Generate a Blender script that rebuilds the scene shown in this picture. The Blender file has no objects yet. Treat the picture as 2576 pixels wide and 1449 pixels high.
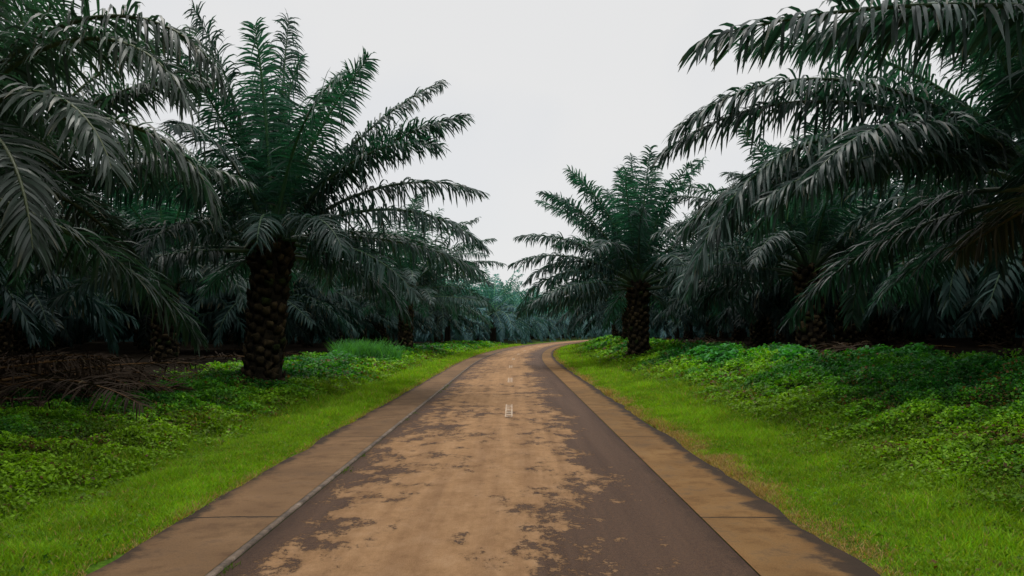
import bpy, math, numpy as np
from mathutils import Vector
D=math.radians
scene=bpy.context.scene
scene.view_settings.view_transform='Standard'
scene.view_settings.look='None'
scene.view_settings.exposure=0

# ------------------------------------------------------------------ helpers
class Acc:
    def __init__(s): s.v=[];s.q=[];s.c=[];s.m=[];s.n=0
    def add(s,v,q,c,m=0):
        v=np.asarray(v,float).reshape(-1,3); q=np.asarray(q,int).reshape(-1,4)
        c=np.asarray(c,float)
        if c.ndim==1: c=np.tile(c,(len(v),1))
        s.v.append(v); s.q.append(q+s.n); s.c.append(c); s.m.append(np.full(len(q),m)); s.n+=len(v)
    def build(s,name,mats,smooth=False,link=True):
        v=np.concatenate(s.v);q=np.concatenate(s.q);c=np.concatenate(s.c);m=np.concatenate(s.m)
        me=bpy.data.meshes.new(name)
        me.vertices.add(len(v)); me.vertices.foreach_set('co',v.astype(np.float32).ravel())
        me.loops.add(q.size); me.loops.foreach_set('vertex_index',q.astype(np.int32).ravel())
        me.polygons.add(len(q)); me.polygons.foreach_set('loop_start',(np.arange(len(q))*4).astype(np.int32))
        me.polygons.foreach_set('material_index',m.astype(np.int32))
        me.update(calc_edges=True)
        a=me.attributes.new('Col','FLOAT_COLOR','POINT')
        cc=np.ones((len(v),4),np.float32); cc[:,:3]=c
        a.data.foreach_set('color',cc.ravel())
        for mt in mats: me.materials.append(mt)
        if smooth: me.polygons.foreach_set('use_smooth',np.ones(len(q),bool))
        if link:
            o=bpy.data.objects.new(name,me); scene.collection.objects.link(o); return o
        return me

def norm(a): return a/np.maximum(np.linalg.norm(a,axis=-1,keepdims=True),1e-9)
def ss(a,b,x):
    t=np.clip((x-a)/(b-a),0,1); return t*t*(3-2*t)
_r=np.random.RandomState(5)
_tab=_r.rand(256,256)
def vnoise(x,y):
    x=np.asarray(x,float);y=np.asarray(y,float)
    xi=np.floor(x).astype(int);yi=np.floor(y).astype(int);fx=x-xi;fy=y-yi
    fx=fx*fx*(3-2*fx);fy=fy*fy*(3-2*fy)
    g=lambda i,j:_tab[i%256,j%256]
    return (g(xi,yi)*(1-fx)+g(xi+1,yi)*fx)*(1-fy)+(g(xi,yi+1)*(1-fx)+g(xi+1,yi+1)*fx)*fy
def fbm(x,y):
    return vnoise(x,y)*.55+vnoise(x*2.1+7,y*2.1+3)*.3+vnoise(x*4.3+1,y*4.3+9)*.15

def xc(Y):
    Y=np.asarray(Y,float)
    t=np.clip(Y-40,0,210)
    return -0.12+0.00098*t*t+np.clip(Y-250,0,None)*0.41
def slope(Y):
    t=np.clip(np.asarray(Y,float)-40,0,210); return 2*0.00098*t
def hgt(d,Y):
    d=np.asarray(d,float); a=np.abs(d)
    left=-0.15*np.exp(-((a-4.9)/0.5)**2)+0.36*ss(5.0,8.0,a)
    right=0.95*ss(3.7,9.0,a)
    h=np.where(d<0,left,right)-0.06*(1-ss(2.9,3.3,a))
    h+=(fbm(d*0.9+50,Y*0.9)-.5)*0.26*ss(3.6,5.5,a)
    h+=(fbm(d*0.1,Y*0.1)-.5)*0.6*ss(12,30,a)
    return h
def gz(X,Y): return float(hgt(X-xc(Y),Y))

# ------------------------------------------------------------------ materials
def newmat(name):
    m=bpy.data.materials.new(name); m.use_nodes=True
    nt=m.node_tree; nt.nodes.clear()
    return m,nt,nt.nodes,nt.links
def leafmat(name,rough=0.42,trans=0.22,spec=0.5,tcol=(1.2,1.9,0.7)):
    m,nt,N,L=newmat(name)
    at=N.new('ShaderNodeAttribute'); at.attribute_name='Col'
    p=N.new('ShaderNodeBsdfPrincipled'); p.inputs['Roughness'].default_value=rough
    p.inputs['Specular IOR Level'].default_value=spec
    tr=N.new('ShaderNodeBsdfTranslucent'); mul=N.new('ShaderNodeMix'); mul.data_type='RGBA'; mul.blend_type='MULTIPLY'
    mul.inputs[0].default_value=1; mul.inputs[7].default_value=(*tcol,1)
    L.new(at.outputs['Color'],mul.inputs[6]); L.new(mul.outputs[2],tr.inputs['Color'])
    L.new(at.outputs['Color'],p.inputs['Base Color'])
    mx=N.new('ShaderNodeMixShader'); mx.inputs[0].default_value=trans
    L.new(p.outputs[0],mx.inputs[1]);L.new(tr.outputs[0],mx.inputs[2])
    o=N.new('ShaderNodeOutputMaterial'); L.new(mx.outputs[0],o.inputs[0])
    return m
M_leaf=leafmat('palm_leaflet',0.48,0.25,0.36,(1.0,2.0,1.1))
M_leafd=leafmat('palm_leaflet_shade_haze',0.6,0.15,0.12,(1.0,1.8,1.1))  # plantation leaflets; shade and haze come painted in the colour attribute
M_cover=leafmat('ground_cover_leaf',0.6,0.35,0.2,(1.4,1.5,0.4))
M_grass=leafmat('grass_blade',0.7,0.35,0.15,(1.5,1.4,0.4))
M_dead=leafmat('dead_frond',0.9,0.05,0.1,(1,1,1))

def barkmat():
    m,nt,N,L=newmat('palm_trunk_bark')
    at=N.new('ShaderNodeAttribute'); at.attribute_name='Col'
    tc=N.new('ShaderNodeTexCoord')
    n=N.new('ShaderNodeTexNoise'); n.inputs['Scale'].default_value=7; n.inputs['Detail'].default_value=8; n.inputs['Roughness'].default_value=.7
    L.new(tc.outputs['Object'],n.inputs['Vector'])
    r=N.new('ShaderNodeValToRGB'); r.color_ramp.elements[0].position=.36; r.color_ramp.elements[0].color=(.25,.3,.22,1)
    r.color_ramp.elements[1].position=.66; r.color_ramp.elements[1].color=(1.6,1.45,1.2,1)
    L.new(n.outputs[0],r.inputs[0])
    mul=N.new('ShaderNodeMix'); mul.data_type='RGBA'; mul.blend_type='MULTIPLY'; mul.inputs[0].default_value=1
    L.new(at.outputs['Color'],mul.inputs[6]);L.new(r.outputs[0],mul.inputs[7])
    p=N.new('ShaderNodeBsdfPrincipled'); p.inputs['Roughness'].default_value=.95; p.inputs['Specular IOR Level'].default_value=.15
    L.new(mul.outputs[2],p.inputs['Base Color'])
    b=N.new('ShaderNodeBump'); b.inputs['Strength'].default_value=.8; b.inputs['Distance'].default_value=.04
    L.new(n.outputs[0],b.inputs['Height']);L.new(b.outputs[0],p.inputs['Normal'])
    o=N.new('ShaderNodeOutputMaterial');L.new(p.outputs[0],o.inputs[0]); return m
M_bark=barkmat()

# ------------------------------------------------------------------ palm
def frond(acc,base,az,e0,bend,L,rng,nl=80,seg=4,w=0.055,lmax=1.0,col=(.03,.06,.045),twist=0,sway=0,start=.17,g0=1.2,rr=.075,exp=1.45):
    az=D(az);e0=D(e0);bend=D(bend);ns=22
    s=np.linspace(0,1,ns); th=e0-bend*s**exp; a=az+D(sway)*s*s
    T=np.stack([np.cos(th)*np.cos(a),np.cos(th)*np.sin(a),np.sin(th)],1)
    P=np.zeros((ns,3)); P[0]=base
    P[1:]=P[0]+np.cumsum((T[1:]+T[:-1])*.5*L/(ns-1),0)
    S=np.stack([-np.sin(a),np.cos(a),0*a],1)
    Nn=np.cross(T,S)
    tw=D(twist)*s; S2=S*np.cos(tw)[:,None]+Nn*np.sin(tw)[:,None]; N2=np.cross(T,S2)
    r=rr*(1-s)**.8+.008
    wid=r*(1+1.2*np.exp(-s/.05))
    rings=np.stack([P+S2*wid[:,None],P+N2*r[:,None]*.7,P-S2*wid[:,None],P-N2*r[:,None]],1)
    i=np.arange(ns-1)[:,None]*4; k=np.arange(4)[None,:]; k2=(k+1)%4
    q=np.stack([i+k,i+k2,i+4+k2,i+4+k],-1).reshape(-1,4)
    rc=np.array(col)*np.array([2.8,2.2,1.3])+.006
    acc.add(rings.reshape(-1,3),q,rc,0)
    # leaflets
    sk=np.linspace(start,.995,nl); sk=np.concatenate([sk,sk+.4/nl]); sk=np.clip(sk+rng.normal(0,.2/nl,2*nl),start*.9,1)
    side=np.concatenate([np.ones(nl),-np.ones(nl)])
    def ip(A): return np.stack([np.interp(sk,s,A[:,j]) for j in range(3)],1)
    p=ip(P);t=norm(ip(T));Sx=norm(ip(S2));Nx=norm(ip(N2))
    al=D(76)-D(38)*sk**2.4+rng.normal(0,D(5),2*nl)
    b=np.where(rng.rand(2*nl)<.5,D(30),D(-6))+rng.normal(0,D(8),2*nl)
    out=np.cos(al)[:,None]*t+np.sin(al)[:,None]*((np.cos(b)*side)[:,None]*Sx+np.sin(b)[:,None]*Nx)
    x=(sk-start)/(1-start)
    l=lmax*(.40+.60*np.sin(np.pi*np.clip(x*.78+.14,0,1))**.7)*(1-.25*x**4)*rng.uniform(.84,1.1,2*nl)
    g=g0*rng.uniform(.6,1.3,2*nl)
    kink=rng.rand(2*nl)<.15; kj=rng.randint(1,seg,2*nl)
    phi=rng.normal(0,D(26),2*nl)
    prof=np.interp(np.linspace(0,1,seg+1),[0,.3,.6,.85,1],[.6,1,.95,.62,.06])
    vs=[];pos=p.copy()
    for j in range(seg+1):
        f=j/seg
        d=out+np.array([0,0,-1])[None,:]*(g*f**1.2)[:,None]
        kk=kink&(j>=kj); d[kk]=out[kk]*.25+np.array([0,0,-1.3])
        d=norm(d)
        if j>0: pos=pos+d*(l/seg)[:,None]
        W=norm(t-(t*d).sum(1,keepdims=True)*d); W=W*np.cos(phi)[:,None]+np.cross(d,W)*np.sin(phi)[:,None]
        h=w*.5*prof[j]*(.5+.5*np.sqrt(l/lmax))
        vs.append(np.stack([pos-W*h[:,None],pos+W*h[:,None]],1))
    V=np.stack(vs,1)
    n=2*nl; idx=np.arange(n)[:,None]*(2*(seg+1))+np.arange(seg)[None,:]*2
    q=np.stack([idx,idx+1,idx+3,idx+2],-1).reshape(-1,4)
    c=np.array(col)[None,:]*rng.uniform(.65,1.4,(n,1))
    c=np.repeat(c,2*(seg+1),0).reshape(n,seg+1,2,3)
    dry=(rng.rand(n)<.08)
    c[dry,-1]=np.array([.09,.075,.035]); c[dry,-2]=c[dry,-2]*.6+np.array([.03,.025,.01])
    acc.add(V.reshape(-1,3),q,c.reshape(-1,3),0)

def trunk(acc,H,rng,r0=.5,sides=16,nst=None,stubs=True,lean=(0,0),bc=1.0):
    z=np.linspace(-.4,H+.15,14)
    r=r0*(1+.22*np.exp(-np.clip(z,0,9)/.45))*np.where(z>H-.1,.75,1)
    a=np.linspace(0,2*np.pi,sides,endpoint=False)
    f=np.clip(z/H,0,1)
    V=np.stack([r[:,None]*.86*np.cos(a)+(lean[0]*f)[:,None],r[:,None]*.86*np.sin(a)+(lean[1]*f)[:,None],np.repeat(z[:,None],sides,1)],-1)
    i=np.arange(13)[:,None]*sides;k=np.arange(sides)[None,:];k2=(k+1)%sides
    acc.add(V.reshape(-1,3),np.stack([i+k,i+k2,i+sides+k2,i+sides+k],-1).reshape(-1,4),(.018,.015,.011),1)
    if not stubs: return
    nst=nst or int(H*38)
    for j in range(nst):
        zz=max(.02,.02+(H-.05)*j/nst+rng.normal(0,.02)); az=D(j*137.508+rng.normal(0,6))
        if rng.rand()<.07: continue
        rr=float(np.interp(zz,z,r))*.84
        up=ss(H-1.3,H,zz)
        o=(.04+.11*rng.rand())*(1+1.6*up); h=.13*(1+.5*up)*rng.uniform(.7,1.4); wv=r0*.27*rng.uniform(.75,1.25)
        er=np.array([math.cos(az),math.sin(az),0]);et=np.array([-math.sin(az),math.cos(az),0])
        c0=er*rr+np.array([lean[0]*zz/H,lean[1]*zz/H,zz])
        ez=np.array([0,0,1.])
        sk=rng.normal(0,.035)
        vs=[c0-et*wv*.6-ez*.17,c0+et*wv*.6-ez*.17,c0+et*wv+ez*.06,c0-et*wv+ez*.06,
            c0+er*o-et*(wv*.6)+ez*(h*.55+sk),c0+er*o+et*(wv*.6)+ez*(h*.55-sk),c0+er*o*.75+et*wv*.5+ez*(h+sk),c0+er*o*.75-et*wv*.5+ez*(h-sk)]
        q=[[0,1,5,4],[1,2,6,5],[2,3,7,6],[3,0,4,7],[4,5,6,7],[0,3,2,1]]
        t=rng.uniform(.35,1.5)*bc
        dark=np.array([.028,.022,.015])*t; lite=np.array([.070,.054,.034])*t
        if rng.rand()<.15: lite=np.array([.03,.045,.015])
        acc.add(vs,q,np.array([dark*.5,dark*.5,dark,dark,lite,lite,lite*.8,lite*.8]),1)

def palm(seed,H,nf=40,L=6.8,nl=80,seg=4,w=.055,lmax=1.0,extra=(),skip=None,r0=.5,col=(.028,.058,.046),lean=(0,0),name='oil_palm_tree',link=True,stubs=True,azo=0,emin=-12,mat=None,dead=.15,bc=1.0):
    rng=np.random.RandomState(seed); acc=Acc()
    trunk(acc,H,rng,r0,stubs=stubs,lean=lean,bc=bc)
    for i in range(nf):
        f=(i+.5)/nf
        az=i*137.508+azo+rng.normal(0,7)
        if skip is not None and skip(az%360,f): continue
        e0=86-(86-emin)*f**.85+rng.normal(0,4)
        bend=22+62*min(1,f*1.7)+rng.normal(0,9)
        if f>.75: bend=60-40*(f-.75)*4+rng.normal(0,10)
        LL=L*(.92+.12*rng.rand())*(1-.15*max(0,f-.7)/.3)
        if f<.06: LL*=.85
        rad=r0*(.12+.75*f)
        b=np.array([math.cos(D(az))*rad+lean[0],math.sin(D(az))*rad+lean[1],H+.35*(1-f)-.35*f])
        tint=rng.uniform(.7,1.35)
        c=np.array(col)*tint
        if f<.3: c=c*np.array([1.0,1.4,1.1])
        if f>.93 and rng.rand()<dead: c=np.array([.05,.04,.022])
        frond(acc,b,az,e0,bend,LL,rng,nl,seg,w,lmax,c,twist=rng.normal(0,28),sway=rng.normal(0,12),g0=.9+.5*f)
    for (az,e0,bend,LL,tw) in extra:
        b=np.array([math.cos(D(az))*.2+lean[0],math.sin(D(az))*.2+lean[1],H+.1])
        frond(acc,b,az,e0,bend,LL,rng,int(nl*LL/6.8),seg,w,lmax*1.05,np.array(col)*rng.uniform(.9,1.35),twist=tw,g0=1.3)
    return acc.build(name,[mat or M_leaf,M_bark],link=link)

def place(o,X,Y,dz=-.05,rot=0,s=1):
    o.location=(X,Y,gz(X,Y)+dz); o.rotation_euler=(0,0,D(rot)); o.scale=(s,s,s)
def inaz(az,lo,hi): return (az-lo)%360<(hi-lo)

# hero trees (azimuth: 0=+X, 90=away down the road)
C1=(.019,.045,.036); C2=(.032,.050,.036)
place(palm(11,4.2,nf=38,L=6.4,nl=135,w=.055,lmax=.92,r0=.6,col=C1,emin=-2,bc=.8,skip=lambda a,f: (inaz(a,-75,50) and f>.42) or (inaz(a,-110,-40) and f>.6),
   extra=[(0,58,32,7.0,20),(-8,49,42,6.9,-25),(5,38,58,6.6,10),(-12,24,66,6.8,0),(80,88,8,7.2,60),(180,80,20,7.6,50),(-50,22,75,4.6,0),(25,14,50,6.5,0),(2,6,36,6.3,0),(-18,0,50,5.0,15),(-80,30,95,3.6,0),(12,-12,45,4.6,0),(150,10,60,6,0)],lean=(.25,0)),-7.5,24.2)
place(palm(21,4.3,nf=42,L=6.6,nl=145,r0=.56,w=.052,lmax=.95,col=C2,skip=lambda a,f: inaz(a,-75,60) and f>.2,
   extra=[(-5,64,128,6.3,0),(-14,54,118,5.8,0),(-40,12,85,5.4,0),(15,35,110,5.2,0),(-60,45,100,6,0),(-28,30,95,5.2,0)]),-9.7,13.2)
place(palm(22,4.3,nf=36,L=6.7,nl=125,r0=.56,w=.055,lmax=.92,col=C2,skip=lambda a,f: inaz(a,-100,60) and f>.4,
   extra=[(-5,50,52,6.9,0),(0,28,52,6.9,0),(-20,36,70,6.4,0),(8,62,40,7.0,30)]),-13.2,19.4)
place(palm(31,4.4,nf=40,L=6.8,nl=120,r0=.56,w=.055,col=C2,skip=lambda a,f: inaz(a,-75,80) and f>.35,extra=[(40,42,50,6.8,0),(58,54,60,7.2,0),(52,46,52,7.0,0)]),-9.8,4.6)
place(palm(41,4.1,nf=36,L=6.6,nl=80,w=.075,r0=.6,col=C1,emin=8,dead=0,bc=1.1),-16.6,38.5)
place(palm(51,4.5,nf=40,L=7.4,nl=80,w=.08,r0=.6,col=(.027,.060,.050),emin=-2,dead=0,bc=1.3,extra=[(5,62,35,8,10),(-5,50,45,8,0),(10,38,50,8,0),(60,84,10,8,40)]),-8.2,62)
place(palm(61,3.9,nf=40,L=6.8,nl=105,w=.07,r0=.58,col=(.022,.053,.046),emin=-5,dead=0,bc=.8,skip=lambda a,f: inaz(a,230,320) and f>.7,extra=[(178,75,35,6.6,30),(185,60,40,6.8,20),(172,42,50,6.8,0),(190,28,52,6.8,0),(95,86,12,7,40)]),6.6,42)
place(palm(71,3.7,nf=40,L=6.8,nl=95,w=.07,r0=.62,col=C1,emin=2,dead=0,bc=1.1,skip=lambda a,f: inaz(a,200,340) and f>.6,extra=[(180,40,70,7.2,0),(200,38,60,6.5,0),(160,20,60,6.5,0)]),13.0,35)
place(palm(81,4.0,nf=42,L=7.0,nl=150,r0=.56,w=.055,lmax=.95,col=(.024,.047,.039),skip=lambda a,f: inaz(a,150,300) and f>.35,
   extra=[(180,41,84,8.5,0),(188,25,104,9.3,0),(194,12,46,6.8,0),(174,20,70,8.0,10),(177,34,74,8.5,0),(204,24,70,6.8,0),(183,18,80,8.4,0)]),11.2,16.5)
place(palm(91,4.2,nf=42,L=7.0,nl=135,r0=.56,w=.055,col=(.024,.047,.039),skip=lambda a,f: inaz(a,120,290) and f>.12,
   extra=[(183,13,30,8.2,0),(178,20,40,6.6,0),(160,30,50,6.4,0),(140,50,60,7.0,0)]),10.6,10.0)

# variants for the plantation behind, interior shade darkened into their leaf colours
shaded_variants=[]
for k,(sd,cl) in enumerate([(101,(.013,.033,.029)),(102,(.015,.035,.030)),(103,(.012,.030,.027))]):
    shaded_variants.append(palm(sd,4.3,nf=42,L=6.9,nl=50,seg=3,w=.11,lmax=1.1,col=cl,link=False,emin=-16,mat=M_leafd,r0=.55,bc=1.2,dead=0))
hazed_farv=[palm(sd,4.3,nf=36,L=7.2,nl=34,seg=3,w=.15,lmax=1.05,col=(.06,.125,.135),link=False,stubs=False,emin=-35,mat=M_leafd) for sd in (111,112)]  # far crowns tinted paler and bluer, distance haze put into the colour
grove=bpy.data.objects.new('oil_palm_plantation',None); scene.collection.objects.link(grove)
heroes=[(-7.5,24.2),(-9.7,13.2),(-13.2,19.4),(-9.8,4.6),(-16.6,38.5),(-8.2,62),(6.6,42),(13.0,35),(11.2,16.5),(10.6,10.0)]
rng=np.random.RandomState(3)
pts=[(-15.5,52),(-13,82),(-8.5,93),(-8.8,110),(9,62),(15,49),(10.5,80),(21.5,31),(20.5,14),(-20.5,29),(-18,9.5),(11.5,-2),(-10,-5)]
def tooclose(x,y,lst,r): return any((x-a)**2+(y-b)**2<r*r for a,b in lst)
for row,Y in enumerate(np.arange(-6,300,8.0)):
    for side in (-1,1):
        maxd=110 if Y<130 else 90
        for j,dd in enumerate(np.arange(9.3,maxd,8.4)):
            if j==0 and Y<112: continue
            d=side*(dd+(4.2 if row%2 else 0))*1.0
            X=float(xc(Y))+d*math.sqrt(1+float(slope(Y))**2)+rng.normal(0,.5); y=Y+rng.normal(0,.6)
            if tooclose(X,y,heroes+pts,6.6): continue
            if abs(X)>y*0.8+26: continue
            pts.append((X,y))
for (X,y) in pts:
    far=y>105
    me=(hazed_farv if far else shaded_variants)[rng.randint(0,2 if far else 3)]
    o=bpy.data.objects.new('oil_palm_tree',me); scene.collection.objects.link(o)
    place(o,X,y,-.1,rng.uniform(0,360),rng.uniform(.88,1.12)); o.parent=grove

# ------------------------------------------------------------------ terrain
dcols=np.concatenate([-np.geomspace(400,16,22),-np.arange(15.5,9,-.5),-np.arange(9,2.75,-.16)])
dcols=np.concatenate([dcols,[-2.6,0,2.6],-dcols[::-1]])
yr=np.concatenate([np.arange(-40,2,3),np.arange(2,30,.25),np.arange(30,80,.8),np.arange(80,260,3),np.geomspace(262,1500,18)])
DD,YY=np.meshgrid(dcols,yr)
XX=xc(YY)+DD*np.sqrt(1+slope(YY)**2)
ZZ=hgt(DD,YY)
nr,nc=DD.shape
idx=(np.arange(nr-1)[:,None]*nc+np.arange(nc-1)[None,:])
q=np.stack([idx,idx+1,idx+nc+1,idx+nc],-1).reshape(-1,4)
def gedge(d,Y): return 8.6+3.2*(fbm(Y*.35,d*.2+(d>0)*30)-.5)*2+np.where(d<0,ss(17,30,Y)*2.2,.6)
edge=gedge(DD,YY)
gm=1-ss(edge-.8,edge+.8,np.abs(DD))
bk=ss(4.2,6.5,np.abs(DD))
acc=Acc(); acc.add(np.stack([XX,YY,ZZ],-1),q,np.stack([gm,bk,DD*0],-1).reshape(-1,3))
m,nt,N,L=newmat('ground_soil_and_grass')
at=N.new('ShaderNodeAttribute');at.attribute_name='Col'
sp=N.new('ShaderNodeSeparateColor');L.new(at.outputs['Color'],sp.inputs[0])
geo=N.new('ShaderNodeNewGeometry')
def noise(N,L,vec,scale,detail=5,rough=.6):
    n=N.new('ShaderNodeTexNoise');n.inputs['Scale'].default_value=scale;n.inputs['Detail'].default_value=detail;n.inputs['Roughness'].default_value=rough
    L.new(vec,n.inputs['Vector']);return n.outputs[0]
def ramp(N,L,f,els):
    r=N.new('ShaderNodeValToRGB'); e=r.color_ramp.elements
    e[0].position=els[0][0];e[0].color=(*els[0][1],1);e[1].position=els[-1][0];e[1].color=(*els[-1][1],1)
    for p,c in els[1:-1]:
        x=e.new(p);x.color=(*c,1)
    L.new(f,r.inputs[0]);return r.outputs[0]
def mixc(N,L,f,a,b,mode='MIX'):
    x=N.new('ShaderNodeMix');x.data_type='RGBA';x.blend_type=mode
    for s,v in ((0,f),(6,a),(7,b)):
        if isinstance(v,(int,float)): x.inputs[s].default_value=v
        elif isinstance(v,tuple): x.inputs[s].default_value=(*v,1)
        else: L.new(v,x.inputs[s])
    return x.outputs[2]
gn=ramp(N,L,noise(N,L,geo.outputs['Position'],7,8,.75),[(.3,(.02,.05,.006)),(.5,(.06,.13,.01)),(.7,(.13,.22,.02))])
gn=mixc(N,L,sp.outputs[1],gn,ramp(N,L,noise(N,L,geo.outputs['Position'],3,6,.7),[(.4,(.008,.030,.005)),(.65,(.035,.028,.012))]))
ln=ramp(N,L,noise(N,L,geo.outputs['Position'],5,8,.75),[(.3,(.004,.003,.002)),(.55,(.014,.010,.006)),(.75,(.032,.026,.012))])  # litter taken near black, painting in the shade under the palms
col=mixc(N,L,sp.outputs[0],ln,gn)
p=N.new('ShaderNodeBsdfPrincipled');p.inputs['Roughness'].default_value=1;p.inputs['Specular IOR Level'].default_value=.05;L.new(col,p.inputs['Base Color'])
b=N.new('ShaderNodeBump');b.inputs['Strength'].default_value=.8;b.inputs['Distance'].default_value=.08
L.new(noise(N,L,geo.outputs['Position'],14,6,.7),b.inputs['Height']);L.new(b.outputs[0],p.inputs['Normal'])
o=N.new('ShaderNodeOutputMaterial');L.new(p.outputs[0],o.inputs[0])
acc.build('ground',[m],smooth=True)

# ------------------------------------------------------------------ road
def strip(name,us,mat,zs,y0=-30,y1=330,wob=.22):
    ys=np.concatenate([np.arange(y0,20,.25),np.arange(20,100,1),np.arange(100,y1,2.5)])
    acc=Acc(); U,Y=np.meshgrid(us,ys); Z=np.tile(np.array(zs),(len(ys),1))
    if abs(us[-1])>2.5 or abs(us[0])>2.5:
        e=np.argmax(np.abs(us)); 
        U=U.copy(); U[:,e]+= (fbm(Y[:,e]*.8,Y[:,e]*0+us[e])-.5)*wob
    X=xc(Y)+U*np.sqrt(1+slope(Y)**2)
    n=len(us); i=np.arange(len(ys)-1)[:,None]*n+np.arange(n-1)[None,:]
    q=np.stack([i,i+1,i+n+1,i+n],-1).reshape(-1,4)
    acc.add(np.stack([X,Y,Z],-1),q,np.stack([U,Y,0*Y],-1).reshape(-1,3))
    return acc.build(name,[mat],smooth=False)
def mathn(N,L,op,a,b=None,c=None,clamp=False):
    x=N.new('ShaderNodeMath');x.operation=op;x.use_clamp=clamp
    for i,v in enumerate((a,b,c)):
        if v is None: continue
        if isinstance(v,(int,float)): x.inputs[i].default_value=v
        else: L.new(v,x.inputs[i])
    return x.outputs[0]
def roadmat():
    m,nt,N,L=newmat('asphalt_with_dried_mud')
    at=N.new('ShaderNodeAttribute');at.attribute_name='Col'
    sx=N.new('ShaderNodeSeparateXYZ');L.new(at.outputs['Vector'],sx.inputs[0]); u=sx.outputs[0]; y=sx.outputs[1]
    mp=N.new('ShaderNodeMapping');mp.inputs['Scale'].default_value=(1,.6,1);mp.inputs['Location'].default_value=(3.3,1.7,0);L.new(at.outputs['Vector'],mp.inputs[0])
    n1=noise(N,L,mp.outputs[0],2.8,10,.78); n2=noise(N,L,at.outputs['Vector'],24,6,.85); n3=noise(N,L,mp.outputs[0],.6,3,.5)
    # mud lies off-centre towards the left wheel track
    au=mathn(N,L,'ABSOLUTE',mathn(N,L,'ADD',u,.38))
    au3=mathn(N,L,'POWER',mathn(N,L,'MULTIPLY',au,.62),1.9)
    k=mathn(N,L,'MULTIPLY_ADD',au3,-.17,.125)
    k=mathn(N,L,'ADD',k,n1); k=mathn(N,L,'MULTIPLY_ADD',mathn(N,L,'SUBTRACT',n2,.5),.34,k); k=mathn(N,L,'MULTIPLY_ADD',mathn(N,L,'SUBTRACT',n3,.5),.45,k)
    mask=ramp(N,L,k,[(.50,(0,0,0)),(.53,(.85,.85,.85)),(.6,(1,1,1))])
    fine=noise(N,L,at.outputs['Vector'],90,4,.85)
    asp=ramp(N,L,fine,[(.3,(.024,.014,.009)),(.5,(.066,.040,.028)),(.72,(.19,.125,.09))])
    asp=mixc(N,L,ramp(N,L,n2,[(.46,(0,0,0)),(.66,(.7,.7,.7))]),asp,(.145,.080,.044))
    mud=ramp(N,L,noise(N,L,mp.outputs[0],3.5,8,.8),[(.3,(.17,.087,.037)),(.5,(.30,.170,.082)),(.7,(.40,.25,.14))])
    mud=mixc(N,L,.3,mud,ramp(N,L,fine,[(.3,(.09,.05,.022)),(.7,(.46,.31,.18))]))
    c=mixc(N,L,mask,asp,mud)
    mp2=N.new('ShaderNodeMapping');mp2.inputs['Scale'].default_value=(3.5,.12,1);L.new(at.outputs['Vector'],mp2.inputs[0])
    st=ramp(N,L,noise(N,L,mp2.outputs[0],1,5,.6),[(.35,(.74,.70,.68)),(.6,(1.08,1.05,1.0))])
    c=mixc(N,L,.8,c,st,'MULTIPLY')
    ea=mathn(N,L,'ABSOLUTE',mathn(N,L,'ADD',u,.055))
    ea=mathn(N,L,'MULTIPLY_ADD',mathn(N,L,'SUBTRACT',n1,.5),.5,ea)
    c=mixc(N,L,ramp(N,L,mathn(N,L,'MULTIPLY',ea,.4),[(.73,(0,0,0)),(.81,(.7,.7,.7))]),c,(.032,.020,.014))
    vo=N.new('ShaderNodeTexVoronoi');vo.inputs['Scale'].default_value=3.2;L.new(at.outputs['Vector'],vo.inputs['Vector'])
    sp2=mathn(N,L,'LESS_THAN',mathn(N,L,'MULTIPLY_ADD',n2,.12,vo.outputs['Distance']),.115)
    c=mixc(N,L,mathn(N,L,'MULTIPLY',sp2,.6),c,(.05,.03,.02))
    p=N.new('ShaderNodeBsdfPrincipled');L.new(c,p.inputs['Base Color'])
    rg=mathn(N,L,'MULTIPLY_ADD',mask,.2,.75);L.new(rg,p.inputs['Roughness']);p.inputs['Specular IOR Level'].default_value=.12
    b=N.new('ShaderNodeBump');b.inputs['Strength'].default_value=.8;b.inputs['Distance'].default_value=.018
    L.new(mathn(N,L,'MULTIPLY_ADD',mask,.6,fine),b.inputs['Height']);L.new(b.outputs[0],p.inputs['Normal'])
    o=N.new('ShaderNodeOutputMaterial');L.new(p.outputs[0],o.inputs[0]);return m
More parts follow.
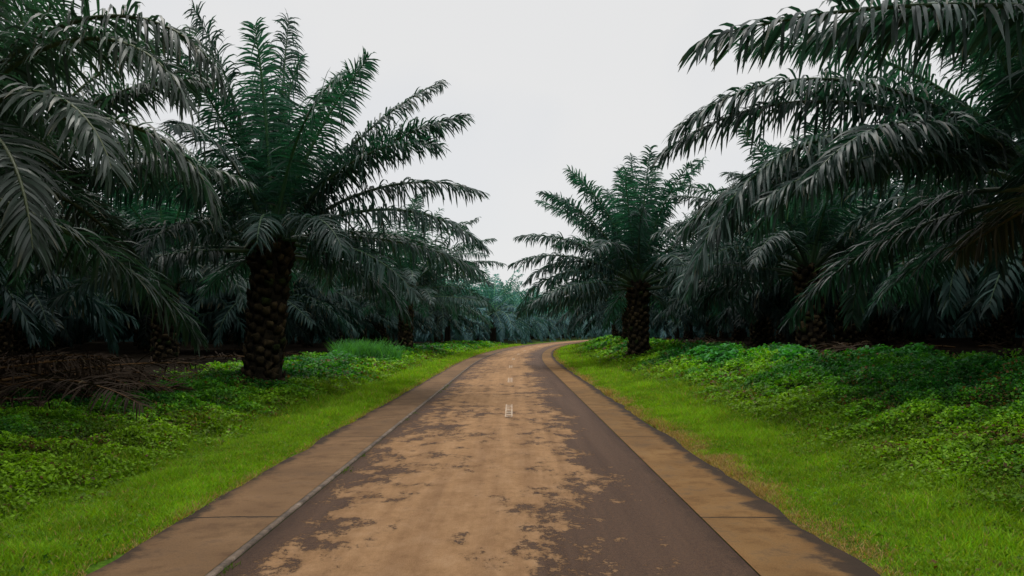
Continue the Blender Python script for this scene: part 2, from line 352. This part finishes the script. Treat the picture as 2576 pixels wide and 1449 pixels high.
def shouldermat(nm,inner,sgn):
    m,nt,N,L=newmat(nm)
    at=N.new('ShaderNodeAttribute');at.attribute_name='Col'
    sx=N.new('ShaderNodeSeparateXYZ');L.new(at.outputs['Vector'],sx.inputs[0]);u=sx.outputs[0];y=sx.outputs[1]
    n1=noise(N,L,at.outputs['Vector'],2.2,8,.7);fine=noise(N,L,at.outputs['Vector'],70,4,.8)
    c=ramp(N,L,n1,[(.3,(.085,.048,.026)),(.5,(.155,.092,.047)),(.7,(.23,.14,.075))] if sgn<0 else [(.3,(.09,.045,.017)),(.5,(.18,.10,.038)),(.7,(.26,.155,.065))])
    c=mixc(N,L,.6,c,ramp(N,L,fine,[(.3,(.5,.5,.5)),(.7,(1.4,1.4,1.3))]),'MULTIPLY')
    e=mathn(N,L,'ABSOLUTE',u)
    rim=mathn(N,L,'MULTIPLY_ADD',mathn(N,L,'SUBTRACT',n1,.5),.8,e)
    lo=.735 if sgn<0 else .65
    c=mixc(N,L,ramp(N,L,mathn(N,L,'MULTIPLY',rim,.25),[(lo-.01,(0,0,0)),(lo+.025,(1,1,1))]),c,(.035,.024,.016))
    c=mixc(N,L,ramp(N,L,noise(N,L,at.outputs['Vector'],1.1,8,.8),[(.50,(0,0,0)),(.64,(.75,.75,.75))]),c,(.055,.034,.021))
    fr=mathn(N,L,'FRACT',mathn(N,L,'DIVIDE',mathn(N,L,'ADD',y,mathn(N,L,'MULTIPLY_ADD',n1,.10,-7.93+60)),6.0))
    jt=mathn(N,L,'LESS_THAN',fr,.006)
    c=mixc(N,L,jt,c,(.015,.012,.009))
    wn=N.new('ShaderNodeTexWhiteNoise');wn.noise_dimensions='1D';L.new(mathn(N,L,'FLOOR',mathn(N,L,'DIVIDE',mathn(N,L,'ADD',y,-7.93+60),6.0)),wn.inputs['W'])
    c=mixc(N,L,.8,c,ramp(N,L,wn.outputs[0],[(0,(.75,.76,.78)),(1,(1.12,1.08,1.05))]),'MULTIPLY')
    p=N.new('ShaderNodeBsdfPrincipled');L.new(c,p.inputs['Base Color']);p.inputs['Roughness'].default_value=.85;p.inputs['Specular IOR Level'].default_value=.12
    b=N.new('ShaderNodeBump');b.inputs['Strength'].default_value=.5;b.inputs['Distance'].default_value=.012
    L.new(fine,b.inputs['Height']);L.new(b.outputs[0],p.inputs['Normal'])
    o=N.new('ShaderNodeOutputMaterial');L.new(p.outputs[0],o.inputs[0]);return m
strip('asphalt_road',[-2.06,-1,0,1,1.95],roadmat(),[0,.015,.02,.015,0])
SL=shouldermat('muddy_concrete_left',2.1,-1);SR=shouldermat('muddy_concrete_right',2,1)
strip('concrete_shoulder',[-3.08,-2.6,-2.14],SL,[.0,.012,.012])
strip('concrete_shoulder',[1.955,2.4,2.82],SR,[.006,.006,.0])
m,nt,N,L=newmat('worn_concrete_edge');geo=N.new('ShaderNodeNewGeometry')
p=N.new('ShaderNodeBsdfPrincipled');L.new(ramp(N,L,noise(N,L,geo.outputs['Position'],3,7,.85),[(.40,(.04,.028,.018)),(.55,(.13,.09,.06)),(.68,(.26,.21,.16))]),p.inputs['Base Color']);p.inputs['Roughness'].default_value=.9
o=N.new('ShaderNodeOutputMaterial');L.new(p.outputs[0],o.inputs[0])
strip('road_edge_kerb',[-2.132,-2.125,-2.075,-2.068],m,[.0,.020,.020,.0])
m,nt,N,L=newmat('worn_road_paint');geo=N.new('ShaderNodeNewGeometry')
nn=noise(N,L,geo.outputs['Position'],9,7,.8)
p=N.new('ShaderNodeBsdfPrincipled');L.new(ramp(N,L,nn,[(.40,(.24,.14,.07)),(.5,(.42,.31,.21)),(.62,(.56,.47,.37))]),p.inputs['Base Color']);p.inputs['Roughness'].default_value=.8
o=N.new('ShaderNodeOutputMaterial');L.new(p.outputs[0],o.inputs[0])
acc=Acc()
for y0 in [17.0+k*11.5 for k in range(0,14)]:
    ys=np.linspace(y0,y0+2.9,9)
    for u0,u1 in ((-.08,-.055),(.055,.08)):
        wd=[]
        for yy in ys: wd+= [[float(xc(yy))+u0+.05,yy,.0245],[float(xc(yy))+u1+.05,yy,.0245]]
        acc.add(wd,[[2*i,2*i+1,2*i+3,2*i+2] for i in range(8)],(1,1,1))
    for yy in np.arange(y0+.05,y0+2.9,.36):
        acc.add([[float(xc(yy))-.003,yy,.0242],[float(xc(yy))+.103,yy,.0242],[float(xc(yy))+.103,yy+.12,.0242],[float(xc(yy))-.003,yy+.12,.0242]],[[0,1,2,3]],(1,1,1))
acc.build('centre_line_marking',[m])

# ------------------------------------------------------------------ ground cover
rng=np.random.RandomState(8)
def sampleY(n,y0=3.2,y1=110,yk=12):
    A=yk-y0; B=yk*yk*(1/yk-1/y1)
    u=rng.rand(n)*(A+B)
    return np.where(u<A,y0+u,1/np.maximum(1/yk-(np.maximum(u-A,0))/(yk*yk),1e-6))
def leaves(acc,X,Y,Z,size,col,tilt=35,asp=.6,cup=0):
    n=len(X)
    az=rng.rand(n)*2*np.pi; ti=D(tilt)*rng.normal(0,1,n)
    t=np.stack([np.cos(az)*np.cos(ti),np.sin(az)*np.cos(ti),np.sin(ti)],1)
    s=np.stack([-np.sin(az),np.cos(az),0*az],1); ro=rng.normal(0,D(25),n); nn=np.cross(t,s)
    s=s*np.cos(ro)[:,None]+nn*np.sin(ro)[:,None]
    P=np.stack([X,Y,Z],1); sz=size[:,None]
    V=np.stack([P-t*sz*.5,P+s*sz*asp*.5,P+t*sz*.5-np.array([0,0,.12])*sz,P-s*sz*asp*.5],1)
    acc.add(V.reshape(-1,3),np.arange(4*n).reshape(-1,4),np.repeat(col,4,0))
def blades(acc,X,Y,Z,h,wd,col,lean=.5):
    n=len(X);az=rng.rand(n)*2*np.pi;l=rng.rand(n)*lean
    d=np.stack([np.cos(az)*l,np.sin(az)*l,np.ones(n)],1);d=norm(d)
    a2=rng.rand(n)*np.pi; s=np.stack([np.cos(a2),np.sin(a2),0*a2],1)*wd[:,None]*.5
    P=np.stack([X,Y,Z],1);M=P+d*h[:,None]*.55;T=M+norm(d+np.stack([np.cos(az),np.sin(az),-.2+0*az],1)*.6)*h[:,None]*.5
    V=np.stack([P-s,P+s,M+s*.8,M-s*.8,T+s*.12,T-s*.12],1)
    i=np.arange(n)[:,None]*6
    q=np.concatenate([i+np.array([[0,1,2,3]]),i+np.array([[3,2,4,5]])],0)
    acc.add(V.reshape(-1,3),q,np.repeat(col,6,0))
def vis(X,Y): return np.abs(X)<.72*Y+2.2
acc=Acc()
n=760000
Y=sampleY(n); sd=np.where(rng.rand(n)<.5,-1,1); d=sd*rng.uniform(3.3,13,n)
X=xc(Y)+d*np.sqrt(1+slope(Y)**2)
cl=fbm(d*2.6+9,Y*2.1); cl2=fbm(d*.5+70,Y*.35)
keep=vis(X,Y)&(np.abs(d)<gedge(d,Y)+rng.normal(0,.5,n))&(rng.rand(n)<(ss(3.6,5.4,np.abs(d))*.9+.08)*(.45+.55*ss(.25,.5,cl)))
X,Y,d,cl,cl2=X[keep],Y[keep],d[keep],cl[keep],cl2[keep]; n=len(X)
sc=np.maximum(1,Y/12)
vh=.04+ss(.35,.75,cl)*ss(4,6.2,np.abs(d))*np.where(d>0,.17+.22*ss(6,8.5,d),.19)
Z=hgt(d,Y)+vh*rng.rand(n)**.6
deep=np.array([.014,.095,.015]);mid=np.array([.065,.215,.008]);yel=np.array([.17,.32,.010])
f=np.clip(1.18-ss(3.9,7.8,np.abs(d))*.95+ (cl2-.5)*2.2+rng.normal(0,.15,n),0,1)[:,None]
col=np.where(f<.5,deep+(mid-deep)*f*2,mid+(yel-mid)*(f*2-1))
hv=((Z-hgt(d,Y))/.2)[:,None]; col=col*np.clip(.45+.75*hv,.4,1.25)*rng.uniform(.6,1.4,(n,1))  # lower leaves darkened, occlusion inside the clumps painted into the colour
br=rng.rand(n)<(.03+.25*ss(.56,.72,fbm(d*1.1+31,Y*.9))); col[br]=np.array([.15,.085,.03])*rng.uniform(.4,1.1,(br.sum(),1))
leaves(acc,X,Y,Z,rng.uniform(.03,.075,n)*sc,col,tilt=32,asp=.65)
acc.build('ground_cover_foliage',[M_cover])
acc=Acc()
n=440000
Y=sampleY(n); sd=np.where(rng.rand(n)<.5,-1,1); a=2.86+np.abs(rng.normal(0,1,n))*1.25; a=np.where(sd<0,a+.2,a); d=sd*a
X=xc(Y)+d*np.sqrt(1+slope(Y)**2)
e=.16*(fbm(Y*3,d*0+sd)-.3)*2
keep=vis(X,Y)&(a<7.5)&(a>np.where(sd<0,2.98,2.74)+e)
X,Y,d,a=X[keep],Y[keep],d[keep],a[keep];n=len(X);sc=np.maximum(1,Y/12)
cl3=fbm(d*1.4+3,Y*1.1+8); cl4=fbm(d*3.5+3,Y*3.1+8)
h=rng.uniform(.03,.085,n)*(.5+ss(2.8,4,a)*.7+ss(.5,.75,cl3)*.9)*np.minimum(sc,2.0)
c=np.array([.19,.35,.012])*rng.uniform(.55,1.25,(n,1))*(.35+.7*cl3[:,None]+.6*cl4[:,None]); c[:,0]*=rng.uniform(.7,1.25,n)
c*=(1-.35*ss(4,5.5,a))[:,None]
dryp=np.where(d>0,1-ss(2.85,3.35,a+(fbm(Y*1.3,d)-.5)*.7),(1-ss(3.05,3.25,a))*.6)
dr=rng.rand(n)<dryp*.9+.05; c[dr]=np.array([.42,.29,.12])*rng.uniform(.4,1.2,(dr.sum(),1))
blades(acc,X,Y,hgt(d,Y)-.005,h,rng.uniform(.006,.012,n)*sc,c,lean=1.0)
n=3200;Y=rng.uniform(4,30,n);k=(vnoise(Y*2.3,Y*0)>.7)&(rng.rand(n)<.6);Y=Y[k];n=len(Y)
X=xc(Y)-2.05+np.abs(rng.normal(0,.05,n))
blades(acc,X,Y,np.full(n,.01),rng.uniform(.015,.05,n),np.full(n,.010),np.array([.07,.13,.015])*rng.uniform(.5,1.3,(n,1)),lean=1.6)
acc.build('grass_verge',[M_grass])

def shrub(name,clumps,size,col,per):
    acc=Acc()
    for (cx,cy,rx,h) in clumps:
        n=per; th=rng.rand(n)*2*np.pi; r=np.sqrt(rng.rand(n)); X=cx+np.cos(th)*r*rx;Y=cy+np.sin(th)*r*rx
        d=X-xc(Y); Z=hgt(d,Y)+h*(1-r**2*.8)*(.25+.75*rng.rand(n)**.5)
        c=np.array(col)*rng.uniform(.55,1.4,(n,1))*(.6+.6*((Z-hgt(d,Y))/h)[:,None])  # colour darkens towards the clump base, painted-in occlusion
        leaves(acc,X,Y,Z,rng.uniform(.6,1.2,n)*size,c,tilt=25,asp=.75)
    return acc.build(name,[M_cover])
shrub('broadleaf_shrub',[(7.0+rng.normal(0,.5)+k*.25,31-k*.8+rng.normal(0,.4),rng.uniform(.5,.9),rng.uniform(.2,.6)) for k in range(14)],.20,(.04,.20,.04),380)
shrub('broadleaf_shrub',[(9.5+rng.normal(0,.8),12+k*.75,.8,rng.uniform(.15,.4)) for k in range(14)],.10,(.022,.12,.025),800)
shrub('broadleaf_shrub',[(-8.6+rng.normal(0,.8),38+k*2.2,1,rng.uniform(.3,.6)) for k in range(12)],.2,(.045,.19,.04),300)
acc=Acc();
for k in range(16):
    cx,cy=-8.3+rng.normal(0,.7),41+rng.rand()*7; n=110
    X=cx+rng.normal(0,.25,n);Y=cy+rng.normal(0,.25,n)
    blades(acc,X,Y,hgt(X-xc(Y),Y),rng.uniform(.5,1.25,n),np.full(n,.045),np.array([.06,.22,.05])*rng.uniform(.6,1.3,(n,1)),lean=.7)
acc.build('tall_grass_tuft',[M_grass])
acc=Acc()
for k in range(40):
    x=-14.5+rng.rand()*5.2;y=14.5+rng.rand()*7.5
    frond(acc,(x,y,gz(x,y)+.08+rng.rand()*.5),rng.choice([0,180])+rng.normal(0,35),rng.uniform(0,14),rng.uniform(10,35),rng.uniform(2.5,5),rng,nl=65,seg=3,w=.035,lmax=.8,col=np.array([.032,.022,.015])*rng.uniform(.5,2.0),g0=.7,rr=.03)
acc.build('cut_frond_pile',[M_dead])
acc=Acc()
for k in range(26):
    sgn=rng.choice([-1,1]);y=rng.uniform(18,60);x=sgn*rng.uniform(11,24)
    if sgn<0 and y<25: continue
    frond(acc,(x,y,gz(x,y)+.12),rng.rand()*360,rng.uniform(0,8),rng.uniform(6,20),rng.uniform(3,5),rng,nl=40,seg=3,w=.06,lmax=.8,col=np.array([.03,.021,.013])*rng.uniform(.6,1.5),g0=.6,rr=.05)
acc.build('fallen_fronds',[M_dead])

# ------------------------------------------------------------------ world, sun, camera
w=bpy.data.worlds.new('World');scene.world=w;w.use_nodes=True
nt=w.node_tree;N=nt.nodes;L=nt.links;N.clear()
sky=N.new('ShaderNodeTexSky');sky.sky_type='NISHITA';sky.sun_disc=False;sky.sun_elevation=D(66);sky.sun_rotation=D(-30)
b1=N.new('ShaderNodeBackground');b1.inputs[1].default_value=.11;L.new(sky.outputs[0],b1.inputs[0])
tc=N.new('ShaderNodeTexCoord');sx=N.new('ShaderNodeSeparateXYZ');L.new(tc.outputs['Generated'],sx.inputs[0])
cr=ramp(N,L,sx.outputs[2],[(0,(.82,.82,.82)),(.42,(.79,.79,.79)),(1,(2.3,2.3,2.3))])
b2=N.new('ShaderNodeBackground');L.new(cr,b2.inputs[0])
nz=noise(N,L,tc.outputs['Generated'],1.6,4,.5)
fac=ramp(N,L,nz,[(.42,(.82,.82,.82)),(.6,(.98,.98,.98))])
mx=N.new('ShaderNodeMixShader');L.new(fac,mx.inputs[0]);L.new(b1.outputs[0],mx.inputs[1]);L.new(b2.outputs[0],mx.inputs[2])
o=N.new('ShaderNodeOutputWorld');L.new(mx.outputs[0],o.inputs[0])
sl=bpy.data.lights.new('sun','SUN');sl.energy=1.5;sl.angle=D(14);sl.color=(1,.95,.88)
so=bpy.data.objects.new('sun',sl);scene.collection.objects.link(so)
el,ro=D(66),D(-30)
dirv=Vector((math.sin(ro)*math.cos(el),math.cos(ro)*math.cos(el),math.sin(el)))
so.rotation_euler=dirv.to_track_quat('Z','Y').to_euler()
cam=bpy.data.cameras.new('camera');co=bpy.data.objects.new('camera',cam);scene.collection.objects.link(co)
cam.sensor_width=36;cam.lens=28.25;cam.clip_end=5000
co.location=(0,0,1.8);co.rotation_euler=(D(93.13),0,0)
scene.camera=co
